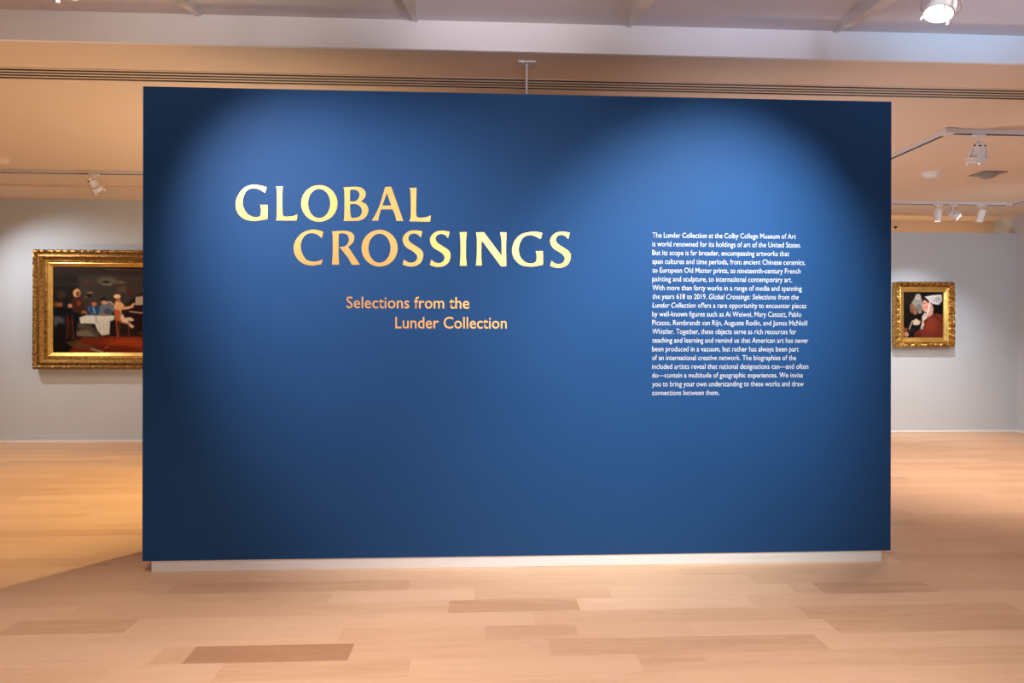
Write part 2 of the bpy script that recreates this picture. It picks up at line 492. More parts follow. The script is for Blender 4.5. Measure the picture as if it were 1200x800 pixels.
WORD_CROSSINGS = [
  [[(-826.1,1773.2,1),(-857.0,1781.8,0),(-887.9,1782.9,0),(-931.9,1767.7,0),(-964.8,1733.8,0),(-979.3,1689.1,0),(-966.9,1640.1,0),(-931.6,1606.8,0),(-887.5,1596.0,0),(-856.7,1599.8,0),(-836.8,1602.2,1),(-829.3,1627.8,1),(-856.7,1618.6,0),(-889.8,1617.4,0),(-918.4,1631.5,0),(-938.3,1667.1,0),(-942.8,1702.8,0),(-931.8,1738.6,0),(-907.6,1761.2,0),(-881.2,1765.0,0),(-856.9,1758.1,0),(-833.9,1739.6,1)]],
  [[(-782.7,1775.0,1),(-733.2,1778.6,0),(-693.3,1775.9,0),(-668.9,1759.1,0),(-667.5,1730.0,0),(-679.9,1709.7,0),(-697.6,1696.1,1),(-670.9,1655.9,1),(-635.3,1601.5,1),(-677.5,1601.2,1),(-697.5,1637.8,1),(-741.9,1694.8,1),(-715.3,1698.1,0),(-697.6,1716.2,0),(-693.2,1738.7,0),(-704.4,1761.0,0),(-733.2,1766.5,0),(-746.4,1760.6,1),(-747.2,1691.1,0),(-746.2,1637.4,0),(-743.9,1601.6,1),(-781.6,1601.3,1),(-778.1,1646.1,0),(-777.3,1713.2,0),(-778.3,1758.0,0)]],
  [[(-439.5,1690.5,0),(-446.6,1653.5,0),(-467.0,1622.0,0),(-497.5,1600.9,0),(-533.4,1593.3,0),(-569.4,1600.3,0),(-599.9,1621.0,0),(-620.3,1652.0,0),(-627.5,1688.8,0),(-620.4,1725.7,0),(-600.1,1757.2,0),(-569.7,1778.4,0),(-533.8,1786.0,0),(-497.8,1779.1,0),(-467.2,1758.5,0),(-446.8,1727.4,0)],[(-476.1,1690.2,0),(-480.5,1660.8,0),(-493.0,1635.8,0),(-511.8,1619.1,0),(-533.9,1613.0,0),(-556.1,1618.7,0),(-574.9,1635.1,0),(-587.5,1659.9,0),(-591.9,1689.1,0),(-587.6,1718.5,0),(-575.1,1743.5,0),(-556.3,1760.2,0),(-534.2,1766.3,0),(-512.0,1760.6,0),(-493.2,1744.2,0),(-480.6,1719.5,0)]],
  [[(-309.9,1780.7,1),(-345.8,1785.7,0),(-381.6,1779.9,0),(-408.3,1754.9,0),(-411.9,1725.6,0),(-394.8,1696.5,0),(-359.0,1674.3,0),(-338.8,1654.2,0),(-338.8,1631.7,0),(-358.9,1615.8,0),(-385.7,1617.8,0),(-405.9,1632.0,1),(-413.4,1604.1,1),(-381.2,1595.3,0),(-345.4,1597.8,0),(-316.3,1618.3,0),(-305.2,1654.5,0),(-314.2,1681.5,0),(-345.6,1703.7,0),(-372.5,1721.5,0),(-383.7,1741.6,0),(-374.8,1762.0,0),(-352.5,1769.0,0),(-332.3,1762.4,0),(-318.8,1746.8,1)]],
  [[(-166.2,1779.9,1),(-202.2,1784.9,0),(-238.1,1779.1,0),(-265.0,1754.1,0),(-268.5,1724.7,0),(-251.4,1695.5,0),(-215.5,1673.3,0),(-195.2,1653.1,0),(-195.1,1630.6,0),(-215.3,1614.6,0),(-242.3,1616.7,0),(-262.5,1630.9,1),(-270.1,1602.9,1),(-237.8,1594.1,0),(-201.8,1596.7,0),(-172.6,1617.2,0),(-161.4,1653.4,0),(-170.5,1680.5,0),(-202.0,1702.8,0),(-229.0,1720.6,0),(-240.3,1740.8,0),(-231.3,1761.2,0),(-208.9,1768.2,0),(-188.6,1761.6,0),(-175.1,1745.9,1)]],
  [[(-113.0,1778.2,1),(-76.0,1778.5,1),(-79.6,1742.3,0),(-80.3,1651.8,0),(-75.7,1601.2,1),(-112.7,1600.9,1),(-108.7,1651.6,0),(-108.9,1733.0,0)]],
  [[(-27.2,1778.1,1),(15.3,1778.5,1),(109.7,1653.4,1),(108.7,1735.0,0),(101.3,1779.4,1),(134.5,1779.7,1),(132.3,1699.0,0),(133.4,1599.2,1),(106.2,1599.0,1),(1.8,1738.6,1),(1.0,1652.5,0),(4.7,1602.7,1),(-26.9,1602.5,1),(-22.5,1652.3,0),(-21.8,1742.9,0)]],
  [[(325.7,1778.0,1),(291.4,1784.5,0),(255.0,1781.9,0),(209.5,1767.8,0),(177.7,1733.4,0),(164.2,1685.6,0),(175.6,1642.6,0),(209.8,1608.8,0),(255.3,1599.2,0),(291.8,1601.7,0),(329.2,1609.7,1),(329.0,1682.5,1),(290.7,1681.3,1),(295.3,1664.0,0),(295.4,1636.8,0),(284.9,1619.4,0),(259.8,1616.0,0),(232.5,1624.9,0),(207.4,1651.9,0),(199.6,1690.5,0),(207.3,1726.9,0),(227.7,1756.6,0),(259.6,1767.4,0),(286.9,1761.7,0),(316.6,1746.1,1)]],
  [[(473.4,1781.3,1),(436.8,1786.4,0),(400.2,1780.6,0),(372.8,1755.3,0),(369.2,1725.7,0),(386.6,1696.2,0),(423.2,1673.8,0),(443.9,1653.4,0),(443.9,1630.7,0),(423.3,1614.5,0),(395.9,1616.6,0),(375.3,1631.0,1),(367.6,1602.7,1),(400.5,1593.9,0),(437.1,1596.4,0),(466.8,1617.2,0),(478.2,1653.7,0),(469.0,1681.0,0),(436.9,1703.5,0),(409.4,1721.5,0),(397.9,1741.9,0),(407.0,1762.4,0),(429.9,1769.5,0),(450.5,1762.9,0),(464.3,1747.0,1)]],
]


def smooth_loop(pts, n=6):
    """closed loop of (x, z, corner): corners stay sharp, runs between them are splined"""
    N = len(pts)
    out = []
    for i in range(N):
        p0, p1, p2, p3 = pts[i - 1], pts[i], pts[(i + 1) % N], pts[(i + 2) % N]
        a = np.array(p1[:2]); b = np.array(p2[:2])
        m1 = (b - np.array(p0[:2])) / 2 if not p1[2] else (b - a)
        m2 = (np.array(p3[:2]) - a) / 2 if not p2[2] else (b - a)
        L = np.linalg.norm(b - a)
        for m in (m1, m2):
            q = np.linalg.norm(m)
            if q > 1.6 * L: m *= 1.6 * L / q
        straight = p1[2] and p2[2]
        for k in range(1 if straight else n):
            t = k / n
            out.append(a * (2 * t**3 - 3 * t**2 + 1) + m1 * (t**3 - 2 * t**2 + t) + b * (-2 * t**3 + 3 * t**2) + m2 * (t**3 - t**2))
    return out


def curve_to_mesh(o, name):
    dg = bpy.context.evaluated_depsgraph_get()
    me = bpy.data.meshes.new_from_object(o.evaluated_get(dg))
    cu = o.data
    bpy.data.objects.remove(o)
    bpy.data.curves.remove(cu)
    me.name = name
    return me


def lettering(name, glyphs, mat, label):
    cu = bpy.data.curves.new(name, 'CURVE')
    cu.dimensions = '2D'; cu.fill_mode = 'BOTH'; cu.extrude = 0.0006
    for g in glyphs:
        for loop in g:
            pts = smooth_loop(loop)
            sp = cu.splines.new('POLY')
            sp.points.add(len(pts) - 1)
            for q, p in zip(sp.points, pts): q.co = (p[0] / 1000, p[1] / 1000, 0, 1)
            sp.use_cyclic_u = True
    o = bpy.data.objects.new(name, cu); C.objects.link(o)
    bpy.context.view_layer.update()
    me = curve_to_mesh(o, name)
    me.transform(Matrix.Translation((0, -0.0008, 0)) @ Matrix.Rotation(math.pi / 2, 4, 'X'))
    me.materials.clear()
    o = link(name, me, mat)
    pchild(o)['label'] = label
    return o


lettering('title_lettering', WORD_GLOBAL, M['gold'], 'gold capital letters spelling GLOBAL')
lettering('title_lettering', WORD_CROSSINGS, M['gold'], 'gold capital letters spelling CROSSINGS')


def type_mesh(s, weight, shear=0.0):
    cu = bpy.data.curves.new('type', 'FONT')
    cu.body = s; cu.size = 1.0; cu.offset = weight; cu.shear = shear
    cu.resolution_u = 3
    o = bpy.data.objects.new('type', cu); C.objects.link(o)
    bpy.context.view_layer.update()
    return curve_to_mesh(o, 'type')


def coords(me):
    a = np.empty(len(me.vertices) * 3); me.vertices.foreach_get('co', a)
    return a.reshape(-1, 3)


CAP = np.ptp(coords(type_mesh('H', 0.0))[:, 1])


def set_type(name, lines, mat, label, weight):
    """lines: (segments [(text, italic)], x_left, x_right, baseline z, cap height)"""
    bm = bmesh.new()
    for segs, xl, xr, z, cap in lines:
        sy = cap / CAP
        parts, cur = [], 0.0
        for s, it in segs:
            me = type_mesh(s, weight, 0.2 if it else 0.0)
            c = coords(me)
            parts.append((me, cur - c[:, 0].min()))
            cur += np.ptp(c[:, 0]) + 0.36
        sx = (xr - xl) / (cur - 0.36)
        for me, dx in parts:
            me.transform(Matrix(((sx, 0, 0, xl + dx * sx), (0, 0, 1, -0.0009), (0, sy, 0, z), (0, 0, 0, 1))))
            bm.from_mesh(me)
            bpy.data.meshes.remove(me)
    me = bpy.data.meshes.new(name)
    bm.to_mesh(me); bm.free()
    me.flip_normals()
    me.materials.clear()
    o = link(name, me, mat)
    pchild(o)['label'] = label
    return o


set_type('subtitle_lettering', [([('Selections from the', 0)], -0.706, -0.062, 1.3740, 0.060)],
         M['gold'], 'upper gold subtitle line in small letters', 0.006)
set_type('subtitle_lettering', [([('Lunder Collection', 0)], -0.451, 0.137, 1.2690, 0.060)],
         M['gold'], 'lower gold subtitle line in small letters', 0.006)

BODY = [
    ([('The Lunder Collection at the Colby College Museum of Art', 0)], 932.4),
    ([('is world renowned for its holdings of art of the United States.', 0)], 938.5),
    ([('But its scope is far broader, encompassing artworks that', 0)], 924.5),
    ([('span cultures and time periods, from ancient Chinese ceramics,', 0)], 943.7),
    ([('to European Old Master prints, to nineteenth-century French', 0)], 938.0),
    ([('painting and sculpture, to international contemporary art.', 0)], 928.0),
    ([('With more than forty works in a range of media and spanning', 0)], 939.5),
    ([('the years 618 to 2019,', 0), ('Global Crossings: Selections from the', 1)], 935.8),
    ([('Lunder Collection', 1), ('offers a rare opportunity to encounter pieces', 0)], 944.8),
    ([('by well-known figures such as Ai Weiwei, Mary Cassatt, Pablo', 0)], 939.0),
    ([('Picasso, Rembrandt van Rijn, Auguste Rodin, and James McNeill', 0)], 946.0),
    ([('Whistler. Together, these objects serve as rich resources for', 0)], 933.0),
    ([('teaching and learning and remind us that American art has never', 0)], 947.4),
    ([('been produced in a vacuum, but rather has always been part', 0)], 936.0),
    ([('of an international creative network. The biographies of the', 0)], 933.0),
    ([('included artists reveal that national designations can\u2014and often', 0)], 947.4),
    ([('do\u2014contain a multitude of geographic experiences. We invite', 0)], 941.0),
    ([('you to bring your own understanding to these works and draw', 0)], 942.0),
    ([('connections between them.', 0)], 842.4),
]
set_type('introduction_text', [(s, 0.9195, 0.9195 + (x - 764.4) * 0.004696, 1.7600 - 0.04705 * i, 0.0272) for i, (s, x) in enumerate(BODY)],
         M['ink'], 'block of small white introduction text in nineteen lines', 0.002)

# thin rod from the top of the partition to the ceiling
rod = thing('support_rod', 'thin pale rod with small plate fixing the partition top to the ceiling', 'rod', (0.276, 0.50, ZT))
bm = bmesh.new()
lathe(bm, [(0.0065, 0), (0.0065, CEIL - ZT - 0.004)], 14)
from_bm('rod', bm, M['steel'], rod, True)
bm = bmesh.new()
add_box(bm, -0.055, 0.055, -0.04, 0.04, CEIL - ZT - 0.010, CEIL - ZT - 0.0005)
bevel(bm, 0.002)
from_bm('ceiling_plate', bm, M['steel'], rod)

# ------------------------------------------------------------------ linear air slots in the gallery ceiling
dif = thing('linear_air_diffuser', 'long linear air diffuser of four black slots across the tan ceiling above the partition', 'air vent', (0, 0.82, CEIL))
xa, xb = -7.9, 7.1
me_back = bmesh.new()
add_box(me_back, xa, xb, -0.085, 0.085, -0.0012, -0.0004)
from_bm('slot_backing', me_back, M['dark'], dif)
for yb0, yb1 in ((-0.092, -0.078), (-0.050, -0.034), (-0.008, 0.008), (0.034, 0.050), (0.078, 0.092)):
    bm = bmesh.new()
    add_box(bm, xa, xb, yb0, yb1, -0.0042, -0.0003)
    bevel(bm, 0.0008, 1)
    from_bm('slot_rail', bm, M['cream'], dif)


# ------------------------------------------------------------------ lighting tracks
def track(name, pts, closed, label):
    """surface mounted track: rails with a dark slot underneath, mitred at the corners"""
    t = thing(name, label, 'lighting track', (pts[0][0], pts[0][1], CEIL), 'lighting tracks on the gallery ceiling')
    ox, oy = pts[0]
    segs = list(zip(pts, pts[1:] + pts[:1])) if closed else list(zip(pts, pts[1:]))
    rail, slot = bmesh.new(), bmesh.new()
    H = 0.036
    for (ax, ay), (bx, by) in segs:
        ax, bx, ay, by = ax - ox, bx - ox, ay - oy, by - oy
        d = Vector((bx - ax, by - ay)).normalized(); nrm = Vector((-d.y, d.x))
        for w0, w1, z0, z1, bmx in ((-0.022, -0.016, -H, -0.0005, rail), (0.016, 0.022, -H, -0.0005, rail), (-0.016, 0.016, -0.0352, -0.0005, slot)):
            vs = []
            for (px, py, s) in ((ax, ay, -1), (bx, by, 1)):
                for w in (w0, w1):
                    for z in (z0, z1):
                        vs.append(bmx.verts.new((px + d.x * 0.022 * s + nrm.x * w, py + d.y * 0.022 * s + nrm.y * w, z)))
            for f in ((0, 1, 3, 2), (4, 6, 7, 5), (0, 4, 5, 1), (2, 3, 7, 6), (0, 2, 6, 4), (1, 5, 7, 3)):
                bmx.faces.new([vs[i] for i in f])
    from_bm('rail', rail, M['trackm'], t)
    from_bm('slot', slot, M['dark'], t)
    for (px, py) in (pts if closed else pts[1:-1]):
        bm = bmesh.new()
        add_box(bm, px - ox - 0.045, px - ox + 0.045, py - oy - 0.045, py - oy + 0.045, -H - 0.003, -0.0005)
        bevel(bm, 0.003, 1)
        from_bm('corner_connector', bm, M['trackm'], t)
    return t


TZ = CEIL - 0.036
track('lighting_track', [(3.72, 1.54), (6.42, 1.54), (6.42, 4.08), (3.72, 4.08)], True,
      'white rectangular track of spotlights on the ceiling right of the partition')
track('lighting_track', [(-7.6, 3.19), (-0.6, 3.19)], False,
      'straight pale lighting track on the ceiling above the wide gold framed painting')


def track_light(loc, target, style, label, group, lens_mat, s=1.0, drop=0.05, mount=0.0):
    """loc: centre of the head; hangs from a track or ceiling at height loc.z + drop + mount"""
    x, y, z = loc
    t = thing('track_light', label, 'spotlight', (x, y, z), group)
    q = (Vector(target) - Vector(loc)).to_track_quat('-Z', 'Y').to_matrix().to_4x4()
    top = mount - z                                  # local height of the track's underside
    bm = bmesh.new()
    add_box(bm, -0.055 * s, 0.055 * s, -0.016 * s, 0.016 * s, top - 0.016 * s, top - 0.0003)
    bevel(bm, 0.002, 1)
    from_bm('track_adapter', bm, M['fixture'], t)
    bm = bmesh.new()
    pivot = q @ Vector((0, 0, 0.06 * s))
    tube(bm, [(0, 0, top - 0.012 * s), (0, 0, (top + pivot.z) / 2 + 0.01 * s), (pivot.x * 0.6, pivot.y * 0.6, pivot.z + 0.008 * s)], 0.009 * s, 12)
    from_bm('stem', bm, M['fixture'], t, True)
    bm = bmesh.new()
    if style == 'can':
        prof = [(0.012, 0.088), (0.030, 0.086), (0.037, 0.078), (0.041, 0.030), (0.046, 0.012), (0.056, -0.030), (0.058, -0.070), (0.054, -0.074), (0.050, -0.066), (0.047, -0.048)]
    else:
        prof = [(0.012, 0.080), (0.034, 0.078), (0.039, 0.072), (0.040, -0.070), (0.038, -0.075), (0.035, -0.070), (0.034, -0.055)]
    lathe(bm, [(r * s, h * s) for r, h in prof], 32, q)
    hous = from_bm('housing', bm, M['fixture'], t, True)
    lr, lz = (0.047, -0.048) if style == 'can' else (0.034, -0.055)
    bm = bmesh.new()
    lathe(bm, [(0.001, lz - 0.010), (lr * 0.6, lz - 0.007), (lr, lz + 0.002)], 28)
    bmesh.ops.scale(bm, vec=(s, s, s), verts=bm.verts)
    bmesh.ops.transform(bm, matrix=q, verts=bm.verts)
    from_bm('lens', bm, lens_mat, hous, True)['label'] = 'glowing lens'
    if style == 'can':
        bm = bmesh.new()
        ring = [q @ Vector((0.071 * s * math.cos(a), 0.071 * s * math.sin(a), -0.035 * s)) for a in np.linspace(0, 2 * math.pi, 32, endpoint=False)]
        tube(bm, ring, 0.0055 * s, 8, True)
        for sg in (-1, 1):
            tube(bm, [q @ Vector((sg * 0.071 * s, 0, -0.035 * s)), q @ Vector((sg * 0.060 * s, 0, 0.02 * s)), q @ Vector((sg * 0.040 * s, 0, 0.05 * s))], 0.0055 * s, 8)
        from_bm('yoke', bm, M['fixture'], t, True)
        for k in range(3):
            bm = bmesh.new()
            a = k * 2 * math.pi / 3 + 0.6
            tube(bm, [q @ Vector((0.056 * s * math.cos(a), 0.056 * s * math.sin(a), -0.062 * s)), q @ Vector((0.060 * s * math.cos(a), 0.060 * s * math.sin(a), -0.092 * s))], 0.005 * s, 8)
            from_bm('lens_clip', bm, M['fixture'], hous, True)
        for k in range(6):
            bm = bmesh.new()
            add_box(bm, -0.002 * s, 0.002 * s, -0.010 * s, 0.010 * s, -0.005 * s, 0.005 * s)
            bmesh.ops.transform(bm, matrix=q @ Matrix.Rotation(k * math.pi / 3, 4, 'Z') @ Matrix.Translation((0.0385 * s, 0, 0.060 * s)), verts=bm.verts)
            from_bm('cooling_slot', bm, M['dark'], hous)
    return t


GF = 'spotlights on the front ceiling'
GG = 'spotlights on the gallery tracks'
track_light((1.865, -0.90, 2.590), (1.515, -0.97, 1.635), 'can', 'large bright white spotlight under the front ceiling at the upper right', GF, M['lens'], 0.98, mount=UP)
track_light((-1.322, -1.30, 2.390), (-1.122, -1.45, 1.4), 'can', 'white spotlight at the top edge above the left gallery, only its lit rim showing', GF, M['lens'], 1.05, mount=UP)
track_light((3.975, 1.54, 2.715), (4.05, 2.35, 0.6), 'can', 'white spotlight with ring yoke hanging above the small framed painting, nearest on its track', GG, M['lens_warm'], 1.0, mount=TZ)
track_light((5.515, 4.08, 2.735), (5.515, 4.25, 0.4), 'cylinder', 'white cylindrical spotlight leftmost of the three at the far grey wall', GG, M['lens_warm'], 1.0, mount=TZ)
track_light((5.715, 4.08, 2.745), (6.6, 3.3, 1.95), 'can', 'tilted white spotlight with lit lens between two cylinders at the far grey wall', GG, M['lens_warm'], 0.85, mount=TZ)
track_light((6.055, 4.08, 2.735), (5.85, 4.7, 0.8), 'cylinder', 'white cylindrical spotlight rightmost of the three at the far grey wall', GG, M['lens_warm'], 1.0, mount=TZ)
track_light((-3.86, 3.19, 2.755), (-3.45, 3.8, 1.9), 'can', 'pale tilted spotlight on the track above the wide gold framed painting', GG, M['lens_warm'], 0.92, mount=TZ)


def detector(loc, label, square, mat, r=0.085):
    t = thing('smoke_detector', label, 'smoke detector', loc, 'detectors on the gallery ceiling')
    bm = bmesh.new()
    if square:
        add_box(bm, -0.125, 0.125, -0.10, 0.10, -0.012, -0.0005); bevel(bm, 0.004)
    else:
        lathe(bm, [(r * 1.12, -0.0005), (r * 1.12, -0.008), (r, -0.012)], 36)
    from_bm('base_plate', bm, mat, t)
    bm = bmesh.new()
    lathe(bm, [(r * 0.95, -0.008), (r * 0.92, -0.026), (r * 0.72, -0.034), (r * 0.66, -0.044), (r * 0.4, -0.050), (0.002, -0.051)], 36)
    from_bm('sensor_dome', bm, mat, t, True)


detector((4.508, 2.80, CEIL), 'round white smoke detector on the tan ceiling below the ring-yoke spotlight', False, M['fixture'])
detector((5.094, 2.80, CEIL), 'grey-brown square plate detector on the tan ceiling beside the round white one', True, M['taupe'])
detector((-4.49, 2.81, CEIL), 'pale ceiling detector cut by the picture edge above the lighting track at left', False, M['cream'], 0.07)
bm = bmesh.new()
lathe(bm, [(0.016, 0), (0.016, 0.012), (0.009, 0.03), (0.003, 0.034)], 18, Matrix.Translation((5.765, 5.25, 2.800)) @ Matrix.Rotation(math.pi / 2, 4, 'X'))
tag(from_bm('wall_sensor', bm, M['black'], None, True), 'tiny black sensor on the tan wall strip above the small painting', 'sensor')


# ------------------------------------------------------------------ paintings
def frame_ring(name, W0, H0, prof, mat, parent, carve=None, step=0.012, zoff=0.0):
    """rectangular frame swept from prof = (inset from outer edge, depth off the wall); carve(k, s, L) -> (d_inset, d_depth)"""
    bm = bmesh.new()
    K = len(prof)
    for side in range(4):
        L = W0 if side % 2 == 0 else H0
        Ho = H0 if side % 2 == 0 else W0
        n = max(2, int(L / step))
        grid = []
        for i in range(n + 1):
            u = i / n
            row = []
            for k, (ins, dep) in enumerate(prof):
                di, dd = (0, 0)
                fade = min(1.0, min(i, n - i) * step / 0.03)
                if carve: di, dd = carve(k, u * L, L)
                di *= fade
                a = -L / 2 + ins + di * 0
                px = (-L / 2 + ins) * (1 - u) + (L / 2 - ins) * u
                py = -Ho / 2 + ins + di
                x, z = px, py
                for _ in range(side): x, z = -z, x
                row.append(bm.verts.new((x, -(dep + dd * max(fade, 0.4)), z + zoff)))
            grid.append(row)
        for i in range(n):
            for k in range(K - 1):
                bm.faces.new((grid[i][k], grid[i + 1][k], grid[i + 1][k + 1], grid[i][k + 1]))
    bmesh.ops.remove_doubles(bm, verts=bm.verts, dist=0.0004)
    return from_bm(name, bm, mat, parent, True)


def canvas(name, W0, H0, dep, img, parent):
    """painted canvas: a fine grid whose points carry the pigment"""
    ny, nx = img.shape[:2]
    X, Z = np.meshgrid(np.linspace(-W0 / 2, W0 / 2, nx), np.linspace(H0 / 2, -H0 / 2, ny))
    v = np.stack([X, np.full_like(X, -dep), Z], -1).reshape(-1, 3)
    idx = np.arange(nx * ny).reshape(ny, nx)
    f = np.stack([idx[:-1, :-1], idx[1:, :-1], idx[1:, 1:], idx[:-1, 1:]], -1).reshape(-1, 4)
    me = bpy.data.meshes.new(name)
    me.from_pydata(v.tolist(), [], f.tolist())
    a = me.attributes.new('pigment', 'FLOAT_COLOR', 'POINT')
    s = img / 255.0
    l = np.where(s <= 0.04045, s / 12.92, ((s + 0.055) / 1.055) ** 2.4)
    rgba = np.concatenate([l.reshape(-1, 3), np.ones((nx * ny, 1))], 1)
    a.data.foreach_set('color', rgba.ravel())
    # stretcher edge behind the painted face
    o = link(name, me, M['oil'], parent)
    return o


class Brush:
    def __init__(s, nx, ny, fx, fy, base):
        """picture of nx by ny samples; fx, fy turn sample indices into sketch units"""
        s.X, s.Y = np.meshgrid(fx(np.arange(nx)), fy(np.arange(ny)))
        s.im = np.zeros((ny, nx, 3)) + np.array(base, float)
        r = RNG.random((ny, nx))
        k = np.array([1, 4, 6, 4, 1.]) / 16
        for ax in (0, 1):
            r = np.apply_along_axis(lambda q: np.convolve(np.pad(q, 2, 'wrap'), k, 'valid'), ax, r)
        s.n = (r - r.mean()) / r.std()

    def mix(s, a, col):
        a = np.clip(a, 0, 1)[..., None]
        s.im = s.im * (1 - a) + np.array(col, float) * a

    def ell(s, cx, cy, rx, ry, col, soft=0.25, op=1.0, rot=0.0):
        c, q = math.cos(rot), math.sin(rot)
        dx, dy = s.X - cx, s.Y - cy
        d = np.hypot((dx * c + dy * q) / rx, (-dx * q + dy * c) / ry)
        s.mix((1 + soft / 2 - d + s.n * 0.02) / soft * op if op == 1 else np.clip((1 + soft / 2 - d) / soft, 0, 1) * op, col)

    def poly(s, pts, col, soft=3.0, op=1.0):
        inside = np.zeros(s.X.shape, bool)
        dist = np.full(s.X.shape, 1e9)
        n = len(pts)
        for i in range(n):
            (x0, y0), (x1, y1) = pts[i], pts[(i + 1) % n]
            cond = ((y0 > s.Y) != (y1 > s.Y)) & (s.X < (x1 - x0) * (s.Y - y0) / ((y1 - y0) or 1e-9) + x0)
            inside ^= cond
            L = (x1 - x0)**2 + (y1 - y0)**2
            t = np.clip(((s.X - x0) * (x1 - x0) + (s.Y - y0) * (y1 - y0)) / L, 0, 1)
            dist = np.minimum(dist, np.hypot(s.X - x0 - t * (x1 - x0), s.Y - y0 - t * (y1 - y0)))
        sd = np.where(inside, dist, -dist)
        s.mix(np.clip(0.5 + (sd + s.n * soft * 0.08) / soft, 0, 1) * op, col)

    def line(s, pts, w, col, op=1.0):
        for (x0, y0), (x1, y1) in zip(pts, pts[1:]):
            L = (x1 - x0)**2 + (y1 - y0)**2
            t = np.clip(((s.X - x0) * (x1 - x0) + (s.Y - y0) * (y1 - y0)) / L, 0, 1)
            d = np.hypot(s.X - x0 - t * (x1 - x0), s.Y - y0 - t * (y1 - y0))
            s.mix(np.clip((w / 2 - d) / 2.0 + 0.5, 0, 1) * op, col)

    def grain(s, k):
        s.im = np.clip(s.im * (1 + s.n[..., None] * k), 0, 255)
        for ax in (0, 1, 0, 1):
            s.im = (np.roll(s.im, 1, ax) + 2 * s.im + np.roll(s.im, -1, ax)) / 4
        g = s.im.mean(-1, keepdims=True)
        s.im = g + (s.im - g) * 0.88
        s.im = 255 * (s.im / 255) ** 1.18


# wide tavern scene with a man at a piano
PW, PH = 1.50, 1.02
b = Brush(330, 226, lambda i: 286 + i / 329 * 669, lambda j: 188 + j / 225 * 448, (40, 29, 22))
b.poly([(286, 180), (960, 180), (960, 225), (740, 232), (420, 240), (286, 232)], (52, 34, 24), 14)
b.line([(540, 206), (745, 212)], 9, (96, 78, 60), 0.6)
b.poly([(405, 236), (745, 226), (745, 420), (405, 430)], (74, 64, 50), 30, 0.85)
b.poly([(286, 240), (400, 240), (390, 430), (286, 440)], (38, 27, 21), 25)
b.line([(300, 287), (400, 281)], 5, (80, 66, 48), 0.7)
b.ell(330, 335, 22, 20, (64, 48, 28), 0.5)
b.ell(443, 272, 15, 13, (92, 60, 44), 0.5)
b.ell(545, 266, 46, 22, (104, 92, 74), 0.6); b.ell(540, 270, 16, 6, (36, 28, 22), 0.5); b.ell(545, 283, 22, 6, (124, 112, 88), 0.5)
b.poly([(590, 292), (635, 290), (636, 322), (592, 322)], (98, 76, 54), 5)
b.ell(608, 272, 22, 8, (112, 96, 74), 0.6)
b.poly([(320, 596), (440, 552), (560, 545), (760, 552), (960, 560), (960, 650), (286, 650)], (124, 44, 14), 14)
b.ell(650, 582, 110, 30, (164, 66, 18), 0.8); b.ell(560, 612, 130, 18, (112, 36, 12), 0.8)
b.poly([(286, 520), (350, 540), (400, 580), (340, 650), (286, 650)], (20, 15, 13), 16)
b.poly([(345, 575), (400, 570), (520, 616), (500, 624), (380, 600)], (104, 74, 40), 6, 0.8)
b.line([(470, 612), (525, 626)], 7, (186, 158, 132), 0.9)
b.line([(535, 606), (552, 598)], 5, (180, 110, 66))
# seated figures at the left
b.ell(300, 386, 14, 14, (110, 66, 36), 0.4); b.ell(322, 388, 15, 13, (150, 84, 52), 0.4)
b.poly([(286, 402), (345, 398), (358, 440), (286, 446)], (18, 15, 17), 8)
b.ell(308, 470, 34, 26, (80, 84, 84), 0.5); b.ell(325, 508, 22, 28, (18, 16, 18), 0.4)
b.ell(370, 393, 12, 12, (188, 134, 100), 0.4)
b.poly([(352, 405), (408, 400), (418, 440), (412, 520), (394, 540), (380, 470), (352, 448)], (14, 13, 17), 5)
b.line([(357, 440), (362, 500), (352, 556)], 7, (104, 36, 20)); b.line([(378, 442), (384, 505), (388, 560)], 7, (112, 40, 22)); b.line([(357, 470), (386, 472)], 6, (96, 32, 20))
b.poly([(402, 478), (470, 492), (510, 536), (500, 560), (440, 512), (404, 506)], (88, 76, 66), 5)
b.poly([(398, 522), (452, 512), (486, 544), (470, 556), (402, 550)], (116, 108, 90), 6)
b.line([(398, 548), (480, 552)], 4, (30, 22, 18)); b.line([(398, 514), (430, 512), (432, 548)], 4, (150, 100, 46))
# standing man with a straw hat
b.ell(401, 328, 18, 23, (218, 176, 116), 0.25); b.ell(406, 332, 10, 14, (146, 76, 46), 0.3)
b.poly([(380, 350), (425, 348), (436, 395), (430, 430), (380, 425)], (78, 40, 22), 8); b.ell(410, 380, 10, 14, (140, 66, 34), 0.5)
b.line([(438, 350), (475, 344)], 5, (122, 96, 58)); b.ell(464, 326, 14, 5, (150, 116, 70), 0.4); b.ell(462, 340, 12, 10, (34, 24, 18), 0.4)
b.ell(432, 424, 9, 7, (196, 110, 60), 0.4); b.line([(440, 420), (450, 438)], 5, (200, 150, 110))
# two listeners at the table
b.poly([(450, 440), (456, 394), (480, 386), (505, 396), (520, 440)], (44, 78, 118), 5); b.line([(478, 400), (488, 430)], 6, (156, 176, 196)); b.line([(460, 398), (456, 415)], 6, (70, 120, 160))
b.ell(482, 383, 13, 11, (184, 112, 76), 0.3)
b.poly([(505, 440), (510, 392), (540, 374), (572, 384), (578, 412), (560, 440)], (108, 114, 124), 5); b.ell(548, 420, 18, 14, (78, 82, 92), 0.5)
b.ell(526, 362, 16, 12, (34, 22, 18), 0.3); b.ell(530, 374, 15, 11, (196, 140, 110), 0.3); b.line([(540, 376), (560, 372), (572, 384)], 7, (206, 176, 156))
